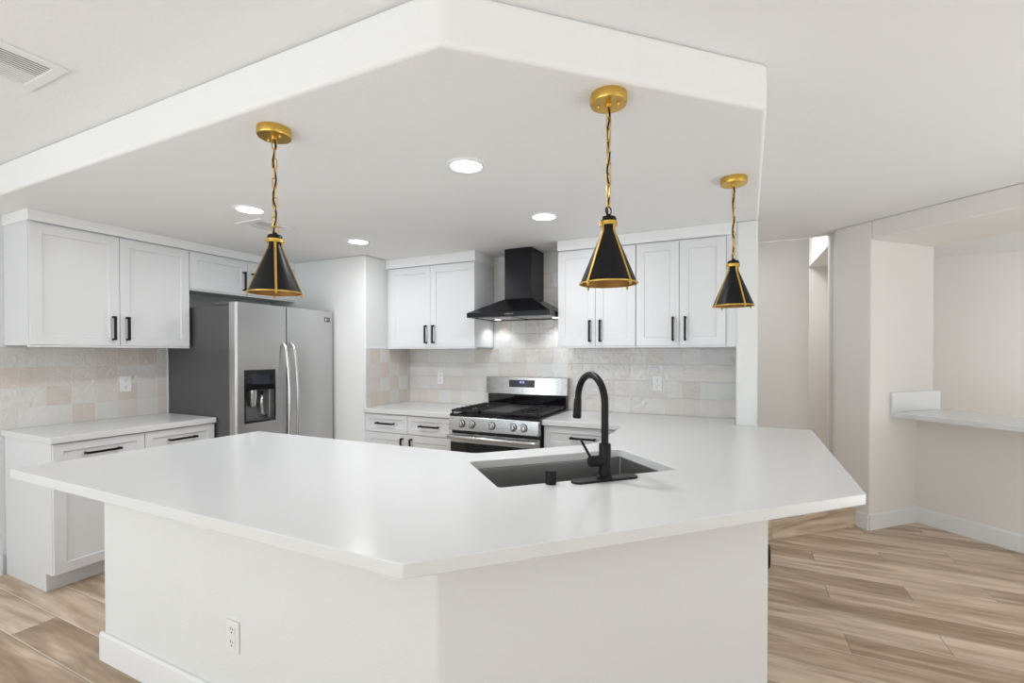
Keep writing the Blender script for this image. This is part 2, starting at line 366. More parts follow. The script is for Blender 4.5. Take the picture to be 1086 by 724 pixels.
# kitchen-side base cabinets carrying the peninsula top
def door_handle(parent, fr, u0, u1, z0, z1, n, name='handle'):
    """square black bar pull on two posts; vertical if u0 == u1"""
    bm = B(); s = .0068
    if abs(u1-u0) < 1e-6:
        bx(bm, fr, u0-s, u0+s, n+.024, n+.037, z0, z1)
        for z in (z0+.006, z1-.006): bx(bm, fr, u0-s, u0+s, n, n+.03, z-s, z+s)
    else:
        z = (z0+z1)/2; bx(bm, fr, u0, u1, n+.024, n+.037, z-s, z+s)
        for u in (u0+.008, u1-.008): bx(bm, fr, u-s, u+s, n, n+.03, z-s, z+s)
    return obj(name, bm, 'black_metal', parent, bevel=.001)
pc = thing('peninsula_cabinet', 'white base cabinets under the kitchen side of the peninsula countertop', 'cabinet', (-1.2, 1.6, 0))
inn = [(-2.56, 1.885), (-1.12, 1.895), (-.695, 2.33), (-.695, 3.0)]
bm = B()
for i in range(3):
    a_, b_ = Vector((*inn[i], 0)), Vector((*inn[i+1], 0)); d = b_-a_; fr = Fr(a_, d, (d.y, -d.x, 0))
    bx(bm, fr, 0, d.length, 0, .02, .10, .874); bx(bm, fr, 0, d.length, .06, .07, 0, .10)
bx(bm, WORLD, -2.575, -2.557, 1.221, 1.885, 0, .874)
obj('body', bm, 'cabinet', pc)
for i, nd in ((0, 3), (1, 1), (2, 1)):
    a_, b_ = Vector((*inn[i], 0)), Vector((*inn[i+1], 0)); d = b_-a_; fr = Fr(a_, d, (-d.y, d.x, 0)); w = d.length/nd
    for j in range(nd):
        bm = B(); shaker(bm, fr, j*w+.004, (j+1)*w-.004, .115, .86, .001); dd = obj('door', bm, 'cabinet', pc)
        door_handle(dd, fr, (j+1)*w-.05, (j+1)*w-.05, .66, .82, .021)

# sink
sk_t = thing('kitchen_sink', 'rectangular stainless steel undermount sink set diagonally in the white peninsula countertop', 'sink', tuple(sk(SL/2, SW/2, .66)))
bm = B(); e = .004; d = .235
cs = [sk(-e, -e), sk(SL+e, -e), sk(SL+e, SW+e), sk(-e, SW+e)]; t_ = .012
ci = [sk(.02, .02), sk(SL-.02, .02), sk(SL-.02, SW-.02), sk(.02, SW-.02)]
def V(p, z): return bm.verts.new((p.x, p.y, z))
top = [V(p, .875) for p in cs]; bot = [V(p, .875-d) for p in ci]
co_ = [sk(-.012, -.012), sk(SL+.012, -.012), sk(SL+.012, SW+.012), sk(-.012, SW+.012)]
ot = [V(p, .875) for p in co_]; ob = [V(p, .875-d-.01) for p in co_]
bm.faces.new(bot); bm.faces.new(ob)
for P_, Q_ in ((top, bot), (top, ot), (ot, ob)):
    for i in range(4): bm.faces.new([P_[i], P_[(i+1) % 4], Q_[(i+1) % 4], Q_[i]])
obj('basin', bm, 'steel_sink', sk_t, bevel=.006, seg=3)
bm = B(); c = sk(SL/2, SW*.45, .875-d); lathe(bm, c, [(0, .004), (.028, .003), (.045, .004), (.048, .001)]); obj('drain', bm, 'chrome', sk_t, smooth=True)

# faucet
fq = Vector((-.434, 1.740, .914)); sd = Vector((-r2, r2, 0)); hd = Vector((-r2, -r2, 0))
fa = thing('kitchen_faucet', 'tall matte black gooseneck faucet with pull-down head behind the sink', 'faucet', tuple(fq))
bm = B(); n = 20; pts = []
for i in range(n+1): t = -R90+math.pi*i/n; pts.append((.112+.028*math.cos(t), .028*math.sin(t)))
for i in range(n+1): t = R90+math.pi*i/n; pts.append((-.112+.028*math.cos(t), .028*math.sin(t)))
prism(bm, [tuple((fq+SU*u+SV*v)[:2]) for u, v in pts], .9142, .922); obj('base_plate', bm, 'black_matte', fa, bevel=.002)
bm = B(); lathe(bm, fq, [(0, .008), (.030, .008), (.030, .014), (.0265, .018), (.0225, .020), (.0225, .135), (.021, .139), (0, .139)]); obj('faucet_body', bm, 'black_matte', fa, smooth='auto')
bm = B(); rr = .108; zc = 1.322-.0135-rr
path = [fq+Vector((0, 0, .135)), fq+Vector((0, 0, zc-.914-.04))]
for i in range(19):
    t = math.pi*i/18; path.append(Vector((fq.x, fq.y, zc))+sd*(rr-rr*math.cos(t))+Vector((0, 0, rr*math.sin(t))))
tip = path[-1]+sd*.004+Vector((0, 0, -.02)); path.append(tip)
tube(bm, path, .0138, 18); obj('spout', bm, 'black_matte', fa, smooth='auto')
bm = B(); dr = (sd*.10+Vector((0, 0, -1))).normalized(); tube(bm, [tip-dr*.022, tip-dr*.012, tip+dr*.02, tip+dr*.055, tip+dr*.06], [.0145, .0165, .0168, .0185, .017], 20)
hd_ = obj('spray_head', bm, 'black_matte', fa, smooth='auto')
bm = B(); frh = Fr(tip+SU*.0, sd, SU); q = tip+dr*.022; bx(bm, Fr(q, SU, -sd), -.005, .005, .013, .021, -.014, .012); obj('spray_button', bm, 'black_matte', hd_, bevel=.002)
bm = B(); hz = Vector((0, 0, .075)); tube(bm, [fq+hz+hd*.01, fq+hz+hd*.062, fq+hz+hd*.066], [.0205, .0205, .018], 24); obj('valve_hub', bm, 'black_matte', fa, smooth='auto')
bm = B(); q = fq+hz+hd*.060; tube(bm, [q+Vector((0, 0, .012)), q+hd*.036+sd*.008+Vector((0, 0, .080))], [.005, .0048], 12); obj('lever', bm, 'black_matte', fa, smooth='auto')
# air gap / soap cap
sp_ = Vector((-.601, 1.604, .914)); bm = B(); lathe(bm, sp_, [(0, .0002), (.0205, .0002), (.0205, .047), (.019, .050), (0, .0505)], 32)
tag(obj('sink_cap', bm, 'black_matte', smooth='auto'), 'short matte black cylindrical air gap cap beside the faucet base plate', 'air gap')

# black fitting on the side of the half wall
bf = Vector((.129, 2.06, .602)); bm = B(); lathe(bm, bf, [(0, 0), (.048, 0), (.048, .003), (.040, .009), (0, .011)], 32, ax=(1, -.018, 0))
tag(obj('round_fitting', bm, 'black_matte', smooth='auto'), 'small black round fitting on the right side of the peninsula half wall', 'fitting')

# ------------------------------------------------------------------ left run of cabinets
def toe(bm, fr, u0, u1): bx(bm, fr, u0, u1, .0, .535, 0, .105)
labA = ['white shaker base cabinet at the open end of the left run, nearest the camera', 'white shaker base cabinet beside the refrigerator, half hidden behind the peninsula']
for i, (y0, y1) in enumerate(((1.28, 1.745), (1.745, 2.205))):
    t = thing('base_cabinet', labA[i], 'cabinet', (-4.16, (y0+y1)/2, 0), 'base cabinets on the left wall')
    bm = B(); bx(bm, FA, y0, y1, .002, .612, .105, .875); bx(bm, FA, y0, y1, .002, .537, 0, .1049); obj('body', bm, 'cabinet', t, bevel=.001)
    bm = B(); shaker(bm, FA, y0+.002, y1-.002, .705, .868, .613, rail=.045); dw = obj('drawer', bm, 'cabinet', t, bevel=.001)
    m_ = (y0+y1)/2; door_handle(dw, FA, m_-.092, m_+.092, .797, .797, .633)
    bm = B(); shaker(bm, FA, y0+.002, y1-.002, .112, .699, .613); dr_ = obj('door', bm, 'cabinet', t, bevel=.001)
    door_handle(dr_, FA, y1-.05 if i == 0 else y0+.05, y1-.05 if i == 0 else y0+.05, .50, .66, .633)
bm = B(); bx(bm, FA, 1.265, 2.208, 0, .65, .876, .914)
tag(obj('side_countertop', bm, 'quartz', bevel=.003), 'white quartz countertop on the left wall beside the refrigerator', 'countertop')
bm = B(); bx(bm, FA, 1.262, 2.215, 0, .010, .9142, 1.436)
tag(obj('backsplash', bm, 'zellige_y'), 'cream and blush square tile backsplash on the left wall', 'backsplash')
bm = B(); bx(bm, FA, 2.2152, 2.224, 0, .014, .9142, 1.436); struct(obj('trim_tile_edge', bm, 'trim'))

def upper(label, fr, u0, u1, z0, z1, loc, hmode='center', handles=(), depth=.33, group=None, lip=True):
    t = thing('wall_cabinet', label, 'cabinet', loc, group)
    bm = B(); bx(bm, fr, u0, u1, .0005, depth, z0, z1+.012); 
    if lip: bx(bm, fr, u0, u1, depth-.018, depth+.019, z0-.012, z0-.0001)
    obj('body', bm, 'cabinet', t, bevel=.001)
    m_ = (u0+u1)/2
    for a_, b_, hu in ((u0+.002, m_-.0015, m_-.04), (m_+.0015, u1-.002, m_+.04)):
        bm = B(); shaker(bm, fr, a_, b_, z0+.002, z1, depth+.001); d = obj('door', bm, 'cabinet', t, bevel=.001)
        door_handle(d, fr, hu, hu, handles[0], handles[1], depth+.021)
    return t
upper('white two-door wall cabinet above the left countertop', FA, 1.285, 2.196, 1.447, 2.186, (-4.16, 1.74, 1.445), handles=(1.486, 1.648))
upper('short white two-door wall cabinet above the refrigerator', FA, 2.1965, 3.158, 1.90, 2.186, (-4.16, 2.67, 1.90), handles=(1.935, 2.095))
bm = B(); extr(bm, FA, [(0, 2.1985), (.354, 2.1985), (.354, H-.0005), (0, H-.0005)], 1.279, 3.158); struct(obj('trim_crown_left', bm, 'trim', bevel=.002))

# refrigerator
fg = thing('refrigerator', 'side-by-side stainless steel refrigerator with water dispenser and dark grey side', 'refrigerator', (-3.7, 2.67, 0))
y0, y1, ys = 2.215, 3.128, 2.648
bm = B(); bx(bm, FA, y0+.002, y1-.002, .04, .79, .03, 1.755); obj('cabinet_body', bm, 'fridge_side', fg, bevel=.006)
def fdoor(a_, b_, hole=None):
    bm = B(); n0, n1, z0, z1 = .797, .870, .05, 1.775; r = .003
    if not hole:
        prof = [(a_, n0), (b_, n0), (b_, n1-r), (b_-r*.3, n1-r*.3), (b_-r, n1), (a_+r, n1), (a_+r*.3, n1-r*.3), (a_, n1-r)]
        lo = [bm.verts.new(FA(u, n_, z0)) for u, n_ in prof]; hi = [bm.verts.new(FA(u, n_, z1)) for u, n_ in prof]
        bm.faces.new(lo); bm.faces.new(hi)
        for i in range(8): bm.faces.new([lo[i], lo[(i+1) % 8], hi[(i+1) % 8], hi[i]])
    else:
        h0, h1, hz0, hz1 = hole
        r = .014
        extr_u = [(a_, n0), (h0, n0), (h0, n1), (a_+r, n1), (a_+r*.55, n1-r*.15), (a_+r*.15, n1-r*.55), (a_, n1-r)]
        lo = [bm.verts.new(FA(u, n_, z0)) for u, n_ in extr_u]; hi = [bm.verts.new(FA(u, n_, z1)) for u, n_ in extr_u]
        bm.faces.new(lo); bm.faces.new(hi)
        for i in range(7): bm.faces.new([lo[i], lo[(i+1) % 7], hi[(i+1) % 7], hi[i]])
        bx(bm, FA, h1, b_, n0, n1, z0, z1)
        bx(bm, FA, h0, h1, n0, n1, z0, hz0); bx(bm, FA, h0, h1, n0, n1, hz1, z1)
        bx(bm, FA, h0, h1, n0, n0+.004, hz0, hz1)
    return obj('door', bm, 'steel_fridge', fg, bevel=0 if hole else .002)
hole = (2.278, 2.542, .865, 1.27)
dL = fdoor(y0, ys-.0065, hole); dR = fdoor(ys+.0065, y1)
bm = B(); bx(bm, FA, ys-.0063, ys+.0063, .795, .850, .06, 1.765); obj('gap_shade', bm, 'dark_void', fg)  # dark strip put in as the shade of the door gap
dp = obj('dispenser', (lambda bm: (bx(bm, FA, hole[0], hole[1], .865, .874, hole[2], hole[2]+.02), bx(bm, FA, hole[0], hole[0]+.012, .865, .874, hole[2]+.02, hole[3]), bx(bm, FA, hole[1]-.012, hole[1], .865, .874, hole[2]+.02, hole[3]), bx(bm, FA, hole[0]+.012, hole[1]-.012, .83, .876, 1.115, hole[3]), bm)[-1])(B()), 'black_gloss', dL, bevel=.002)
bm = B(); bx(bm, FA, hole[0]+.012, hole[1]-.012, .802, .806, hole[2]+.02, 1.115); obj('recess_panel', bm, 'tan_panel', dL)
bm = B(); bx(bm, FA, hole[0]+.06, hole[1]-.06, .876, .8775, 1.16, 1.235); obj('dispenser_screen', bm, 'display', dL)
bm = B(); c = FA(2.37, .835, 1.03); lathe(bm, c, [(0, -.05), (.020, -.045), (.026, 0), (.030, .085), (0, .086)], 20); obj('water_spout', bm, 'chrome', dL, smooth='auto')
bm = B(); tube(bm, [FA(2.45, .83, 1.10), FA(2.445, .832, 1.0), FA(2.46, .815, .93), FA(2.50, .812, .90)], [.012, .014, .016, .010], 10); obj('ice_chute', bm, 'chrome', dL, smooth=True)
bm = B(); bx(bm, FA, hole[0]+.012, hole[1]-.012, .806, .866, hole[2]+.002, hole[2]+.018); obj('drip_tray', bm, 'tan_panel', dL)
for dd, u in ((dL, 2.612), (dR, 2.690)):
    bm = B(); P = []
    for i in range(25):
        t = i/24; z = .44+t*(1.485-.44); P.append(FA(u, .885+.062*math.sin(math.pi*t)**.6 if 0 < t < 1 else .868, z))
    tube(bm, P, .0125, 14); obj('handle', bm, 'handle_steel', dd, smooth='auto')
bm = B(); bx(bm, FA, 3.038, 3.095, .870, .8725, 1.676, 1.716); bg_ = obj('badge', bm, 'black_metal', dR)
bm = B(); bx(bm, FA, 3.044, 3.060, .8725, .8732, 1.682, 1.710); bx(bm, FA, 3.064, 3.090, .8725, .8732, 1.701, 1.707); bx(bm, FA, 3.064, 3.086, .8725, .8732, 1.687, 1.692); obj('badge_lettering', bm, 'chrome', bg_)
bm = B(); bx(bm, FA, y0+.01, y0+.075, .60, .835, 1.7555, 1.782); obj('hinge_cover', bm, 'fridge_side', fg, bevel=.008)
bm = B(); bx(bm, FA, y1-.075, y1-.01, .60, .835, 1.7555, 1.782); obj('hinge_cover', bm, 'fridge_side', fg, bevel=.008)
bm = B(); bx(bm, FA, y0+.01, y1-.01, .70, .82, 0, .048); obj('kick_grille', bm, 'dark_void', fg)

# ------------------------------------------------------------------ range wall
bm = B(); bx(bm, FB, -2.93, -2.006, 0, .65, .876, .914)
tag(obj('corner_countertop', bm, 'quartz', bevel=.003), 'short white quartz countertop left of the range', 'countertop')
t = thing('base_cabinet', 'white base cabinet with two drawers left of the range', 'cabinet', (-2.46, 3.78, 0))
bm = B(); bx(bm, FB, -2.925, -2.008, .002, .612, .105, .875); bx(bm, FB, -2.925, -2.008, .002, .537, 0, .1049); obj('body', bm, 'cabinet', t)
for a_, b_, s in ((-2.915, -2.465, 1), (-2.461, -2.011, -1)):
    bm = B(); shaker(bm, FB, a_, b_, .715, .868, .613, rail=.04); dw = obj('drawer', bm, 'cabinet', t, bevel=.001)
    m_ = (a_+b_)/2; door_handle(dw, FB, m_-.095, m_+.095, .793, .793, .633)
    bm = B(); shaker(bm, FB, a_, b_, .112, .709, .613); d = obj('door', bm, 'cabinet', t, bevel=.001)
    hu = b_-.045 if s > 0 else a_+.045; door_handle(d, FB, hu, hu, .52, .68, .633)
t = thing('base_cabinet', 'white base cabinet with one drawer right of the range', 'cabinet', (-.95, 3.78, 0))
bm = B(); bx(bm, FB, -1.235, -.60, .002, .612, .105, .874); bx(bm, FB, -1.235, -.60, .002, .537, 0, .1049); obj('body', bm, 'cabinet', t)
bm = B(); shaker(bm, FB, -1.232, -.640, .715, .868, .613, rail=.045); dw = obj('drawer', bm, 'cabinet', t, bevel=.001); door_handle(dw, FB, -1.03, -.845, .797, .797, .633)
bm = B(); shaker(bm, FB, -1.232, -.640, .112, .709, .613); d = obj('door', bm, 'cabinet', t, bevel=.001); door_handle(d, FB, -.69, -.69, .50, .66, .633)

grpB = 'wall cabinets on the range wall'
upper('white two-door wall cabinet between the pantry wall and range hood', FB, -2.882, -1.972, 1.447, 2.168, (-2.43, 3.78, 1.447), handles=(1.484, 1.643), group=grpB)
upper('white two-door wall cabinet immediately right of the range hood', FB, -1.227, -.632, 1.447, 2.175, (-.93, 3.78, 1.447), handles=(1.480, 1.643), group=grpB)
upper('white two-door wall cabinet at the right end beside the column', FB, -.630, -.036, 1.447, 2.175, (-.33, 3.78, 1.447), handles=(1.482, 1.648), group=grpB)
bm = B(); bx(bm, FB, -.0355, .0255, .0, .335, 1.437, 2.187); struct(obj('trim_filler', bm, 'cabinet'))
bm = B(); bx(bm, FB, -2.929, -2.8825, .0, .325, 1.437, 2.18); struct(obj('trim_filler_left', bm, 'cabinet'))
for nm, a_, b_, z in (('trim_crown_range', -2.929, -1.968, 2.1805), ('trim_crown_right', -1.230, .0255, 2.1875)):
    bm = B(); extr(bm, FB, [(0, z), (.3535, z), (.3535, H-.0005), (0, H-.0005)], a_, b_); struct(obj(nm, bm, 'trim', bevel=.002))
bm = B(); bx(bm, FB, -2.920, .0255, .0004, .010, .9142, 1.4365); bx(bm, FB, -1.9675, -1.2305, .0004, .010, 1.4365, H-.001)
tag(obj('backsplash', bm, 'zellige_x'), 'glossy cream square tile backsplash behind the range and hood', 'backsplash')
bm = B(); bx(bm, WORLD, -2.93, -2.920, 3.16, 3.769, .9142, 1.4365)
tag(obj('backsplash', bm, 'zellige_y'), 'narrow tile backsplash on the side of the pantry wall', 'backsplash')
bm = B(); bx(bm, WORLD, -2.93, -2.918, 3.146, 3.16, .9142, 1.445); bx(bm, WORLD, -2.93, -2.918, 3.16, 3.769, 1.437, 1.445); struct(obj('trim_tile_edge_pantry', bm, 'trim'))

# range hood
hx0, hx1, hm = -1.962, -1.238, -1.60
hd0 = thing('range_hood', 'black chimney range hood with sloping canopy above the gas range', 'range hood', (hm, 3.77, 1.68))
zb, zt_ = 1.684, 1.722; nf = .50
bm = B()
lo = [FB(u, n_, zt_) for u, n_ in ((hx0, .011), (hx1, .011), (hx1, nf), (hx0, nf))]
cu0, cu1, cn = hm-.125, hm+.125, .285
hi = [FB(u, n_, 1.845) for u, n_ in ((cu0, .011), (cu1, .011), (cu1, cn), (cu0, cn))]
bb = [FB(u, n_, zb) for u, n_ in ((hx0, .011), (hx1, .011), (hx1, nf), (hx0, nf))]
v0, v1, v2 = [[bm.verts.new(p) for p in q] for q in (bb, lo, hi)]
bm.faces.new(v2)
for P_, Q_ in ((v0, v1), (v1, v2)):
    for i in range(4): bm.faces.new([P_[i], P_[(i+1) % 4], Q_[(i+1) % 4], Q_[i]])
ins = [bm.verts.new(FB(u, n_, zb)) for u, n_ in ((hx0+.03, .03), (hx1-.03, .03), (hx1-.03, nf-.03), (hx0+.03, nf-.03))]
ins2 = [bm.verts.new(FB(u, n_, zb+.015)) for u, n_ in ((hx0+.03, .03), (hx1-.03, .03), (hx1-.03, nf-.03), (hx0+.03, nf-.03))]
bm.faces.new(ins2)
for P_, Q_ in ((v0, ins), (ins, ins2)):
    for i in range(4): bm.faces.new([P_[i], P_[(i+1) % 4], Q_[(i+1) % 4], Q_[i]])
can = obj('canopy', bm, 'hood_black', hd0, bevel=.0012)
bm = B(); bx(bm, FB, cu0+.002, cu1-.002, .011, cn-.002, 1.8451, H-.003); obj('chimney', bm, 'hood_black', hd0, bevel=.002)
for i in range(5):
    bm = B(); u = hm+.02+(i-2)*.016; lathe(bm, FB(u, nf, zb+.019), [(0, .002), (.0042, .002), (.0048, 0)], 16, ax=(0, -1, 0)); obj('button', bm, 'chrome', hd0, smooth=True)
for i in (-1, 1):
    bm = B(); bx(bm, FB, hm+i*.17-.155, hm+i*.17+.155, .09, nf-.12, zb+.004, zb+.012); obj('filter', bm, 'steel', hd0)
for i in (-1, 1):
    c = FB(hm+i*.27, nf-.38, zb+.003); bm = B(); lathe(bm, c, [(0, 0), (.026, 0), (.026, .008)], 24); obj('lamp', bm, 'lens', hd0)
    l = bpy.data.lights.new('hood_lamp', 'SPOT'); l.energy = 2.8; l.spot_size = 2.2; l.spot_blend = .6; l.shadow_soft_size = .03; l.color = (.95, .98, 1)
    o = bpy.data.objects.new('hood_lamp', l); COL.objects.link(o); o.location = c-Vector((0, 0, .01))

# gas range
rx0, rx1 = -1.999, -1.243; rc = (rx0+rx1)/2
rg = thing('gas_range', 'stainless steel freestanding gas range with black grates and five knobs', 'range', (rc, 3.45, 0))
bm = B(); bx(bm, FB, rx0, rx1, .03, .66, .02, .905); obj('body', bm, 'black_metal', rg, bevel=.002)
bm = B(); bx(bm, FB, rx0-.001, rx1+.001, .10, .70, .9052, .926); obj('cooktop', bm, 'black_gloss', rg, bevel=.006)
bm = B(); extr(bm, FB, [(.661, .795), (.715, .800), (.705, .9050), (.661, .9050)], rx0+.002, rx1-.002); cp = obj('control_panel', bm, 'steel', rg, bevel=.003)
for u in (-1.884, -1.795, -1.622, -1.447, -1.362):
    bm = B(); lathe(bm, FB(u, .710, .852), [(.0275, -.004), (.0275, .008), (.023, .012), (.0225, .030), (.020, .034), (0, .034)], 28, ax=(0, -1, .1))
    kb = obj('knob', bm, 'handle_steel', rg, smooth='auto')
    bm = B(); lathe(bm, FB(u, .711, .852), [(.031, -.004), (.031, .0035), (.027, .0045)], 28, ax=(0, -1, .1)); obj('collar', bm, 'black_metal', kb, smooth='auto')
    bm = B(); bx(bm, Fr(FB(u, .744, .852), (1, 0, 0), (0, -1, 0)), -.0045, .0045, -.003, .012, -.021, .021); obj('knob_grip', bm, 'chrome', kb, bevel=.002)
bm = B(); bx(bm, FB, rx0+.004, rx1-.004, .661, .672, .773, .794); obj('vent_gap', bm, 'dark_void', rg)
od = None
bm = B(); bx(bm, FB, rx0+.006, rx1-.006, .661, .700, .250, .772); od = obj('oven_door', bm, 'steel', rg, bevel=.003)
bm = B(); bx(bm, FB, rx0+.012, rx1-.012, .700, .7035, .262, .705); obj('window', bm, 'black_gloss', od, bevel=.001)
bm = B()
hz = .752
tube(bm, [FB(rx0+.012, .700, hz-.004), FB(rx0+.012, .728, hz), FB(rx0+.016, .744, hz), FB(rx0+.03, .749, hz), FB(rx1-.03, .749, hz), FB(rx1-.016, .744, hz), FB(rx1-.012, .728, hz), FB(rx1-.012, .700, hz-.004)], .0145, 16)
obj('handle', bm, 'handle_steel', od, smooth='auto')
bm = B(); bx(bm, FB, rx0+.006, rx1-.006, .661, .697, .055, .242); obj('drawer', bm, 'steel', rg, bevel=.003)
# backguard
bm = B(); bx(bm, FB, rx0+.012, rx1-.006, .03, .085, .926, 1.035); obj('backguard_base', bm, 'black_gloss', rg, bevel=.003)
bm = B(); nseg = 16; fp = []
for i in range(nseg+1):
    t = i/nseg; u = rx0-.004+(rx1-rx0+.008)*t; fp.append((u, .085+.030*math.sin(math.pi*t)**.7 if 0 < t < 1 else .085))
pts = [(rx0-.004, .02)]+fp+[(rx1+.004, .02)]
lo = [bm.verts.new(FB(u, n_+.008, 1.038)) for u, n_ in pts]; hi = [bm.verts.new(FB(u, n_-.004, 1.186)) for u, n_ in pts]
bm.faces.new(lo); bm.faces.new(hi)
for i in range(len(pts)): bm.faces.new([lo[i], lo[(i+1) % len(pts)], hi[(i+1) % len(pts)], hi[i]])
obj('backguard', bm, 'steel', rg, bevel=.003)
bm = B(); bx(bm, FB, -1.762, -1.520, .105, .1195, 1.100, 1.163); ds = obj('display_panel', bm, 'display', rg, bevel=.004)
def seg7(u, z, w, h, on):
    t_ = .0022; P = dict(a=(u, u+w, z+h-t_, z+h), g=(u, u+w, z+h/2-t_/2, z+h/2+t_/2), d=(u, u+w, z, z+t_), f=(u, u+t_, z+h/2, z+h), b=(u+w-t_, u+w, z+h/2, z+h), e=(u, u+t_, z, z+h/2), c=(u+w-t_, u+w, z, z+h/2))
    for s_ in on: a_, b_, c_, d_ = P[s_]; bx(bm, FB, a_, b_, .1196, .1204, c_, d_)
for u, on in ((-1.668, 'bc'), (-1.650, 'abged'), (-1.628, 'abcdef')): 
    bm = B(); seg7(u, 1.135, .011, .018, on); obj('display_digit', bm, 'digits', ds)
# burners and grates
burn = [(-1.86, .24), (-1.86, .55), (-1.38, .24), (-1.38, .55)]
for u, n_ in burn:
    bm = B(); lathe(bm, FB(u, n_, .9262), [(.050, 0), (.050, .008), (.038, .012), (.038, .020), (.030, .024), (0, .024)], 28); obj('burner', bm, 'iron', rg, smooth='auto')
bm = B(); z0, z1 = .935, .955
def grate(u0, u1, n0, n1, nx=5):
    bm = B(); w = .007
    for u in (u0, u1-.011): bx(bm, FB, u, u+.011, n0, n1, .938, .956)
    for n_ in (n0, n1-.011, (n0+n1)/2-.0055): bx(bm, FB, u0, u1, n_, n_+.011, .938, .956)
    for i in range(1, nx):
        n_ = n0+(n1-n0)*i/nx-.0035
        bx(bm, FB, u0+.005, u0+(u1-u0)*.38, n_, n_+w, .944, .960); bx(bm, FB, u1-(u1-u0)*.38, u1-.005, n_, n_+w, .944, .960)
    um = (u0+u1)/2; bx(bm, FB, um-.0035, um+.0035, n0+.005, n0+(n1-n0)*.2, .944, .960); bx(bm, FB, um-.0035, um+.0035, n0+(n1-n0)*.38, n0+(n1-n0)*.62, .944, .960); bx(bm, FB, um-.0035, um+.0035, n1-(n1-n0)*.2, n1-.005, .944, .960)
    for u in (u0+.002, u1-.014):
        for n_ in (n0+.002, n1-.014): bx(bm, FB, u, u+.012, n_, n_+.012, .9262, .939)
    return obj('grate', bm, 'iron', rg, bevel=.0015)
grate(-1.992, -1.745, .115, .685, 8); grate(-1.497, -1.250, .115, .685, 8)
bm = B(); bx(bm, FB, -1.738, -1.504, .13, .665, .9262, .953); gd = obj('griddle', bm, 'iron', rg, bevel=.005)

# ------------------------------------------------------------------ pass-through ledge
bm = B(); bx(bm, FS, .162*k, .593*k, .0, 3.68, .8812, .919)
tag(obj('ledge_countertop', bm, 'quartz', bevel=.003), 'white quartz ledge in the pass-through opening at the right', 'countertop')
bm = B(); bx(bm, FS, .162*k, .593*k, .0005, .018, .9192, 1.078)
tag(obj('ledge_backsplash', bm, 'quartz', bevel=.002), 'white quartz upstand at the left end of the pass-through ledge', 'backsplash')

# ------------------------------------------------------------------ outlets and switch
def outlet(name, label, fr, u, z, group='electrical outlets', cat='outlet'):
    t = thing(name, label, cat, tuple(fr(u, 0, z)), group)
    bm = B(); bx(bm, fr, u-.036, u+.036, 0.0002, .006, z-.058, z+.058); obj('cover_plate', bm, 'outlet', t, bevel=.002)
    for dz in (-.024, .024):
        bm = B(); bx(bm, fr, u-.017, u+.017, .006, .008, z+dz-.0155, z+dz+.0155); s_ = obj('socket', bm, 'outlet', t, bevel=.003)
        bm = B()
        for du, h in ((-.0075, .010), (.0045, .008)): bx(bm, fr, u+du, u+du+.0026, .008, .0084, z+dz+.001, z+dz+.001+h)
        lathe(bm, fr(u, .008, z+dz-.008), [(0, .0005), (.0032, .0005), (.0032, 0)], 10, ax=tuple(fr.n)); obj('slots', bm, 'slot', s_)
outlet('outlet', 'white outlet in the tile above the left countertop', Fr((-4.15, 0, 0), (0, 1, 0), (1, 0, 0)), 1.926, 1.166)
outlet('outlet', 'white outlet in the tile left of the range', Fr((0, 3.77, 0), (1, 0, 0), (0, -1, 0)), -2.548, 1.155)
outlet('outlet', 'white outlet in the tile right of the faucet', Fr((0, 3.77, 0), (1, 0, 0), (0, -1, 0)), -.527, 1.158)
outlet('outlet', 'white outlet low on the front of the peninsula half wall', Fr((0, 1.11, 0), (1, 0, 0), (0, -1, 0)), -1.672, .345)
fs = Fr((0, 4.86, 0), (1, 0, 0), (0, -1, 0))
t = thing('light_switch', 'small white switch on the bright narrow wall beyond the peninsula', 'switch', tuple(fs(.83, 0, 1.33)))
bm = B(); bx(bm, fs, .796, .852, .0002, .006, 1.27, 1.385); obj('cover_plate', bm, 'outlet', t, bevel=.002)
bm = B(); bx(bm, fs, .813, .835, .006, .010, 1.295, 1.36); obj('rocker', bm, 'wall_greige', t, bevel=.001)

# ------------------------------------------------------------------ ceiling fixtures
labD = {(-2.640, 1.871): 'lit recessed ceiling light behind the left pendant, near the small vent', (-1.118, 1.868): 'lit recessed ceiling light between the left and middle pendants, largest of the four',
        (-2.635, 2.770): 'lit recessed ceiling light in front of the pantry wall corner', (-1.086, 2.775): 'lit recessed ceiling light in front of the range hood'}
for (x, y), lb in labD.items():
    t = thing('recessed_light', lb, 'ceiling light', (x, y, H), 'recessed ceiling lights')
    bm = B(); lathe(bm, (x, y, H), [(.092, -.0002), (.090, -.005), (.074, -.007), (.071, -.003)], 48); obj('trim_ring', bm, 'trim', t, smooth=True)
    bm = B(); lathe(bm, (x, y, H), [(.0715, -.0035), (0, -.0045)], 48); obj('lens', bm, 'lens', t)
    area('recessed_lamp', (x, y, H-.02), (0, 0, 0), .14, .14, 4.2 if y > 2.3 else 9, (.96, .98, 1), 'DISK')

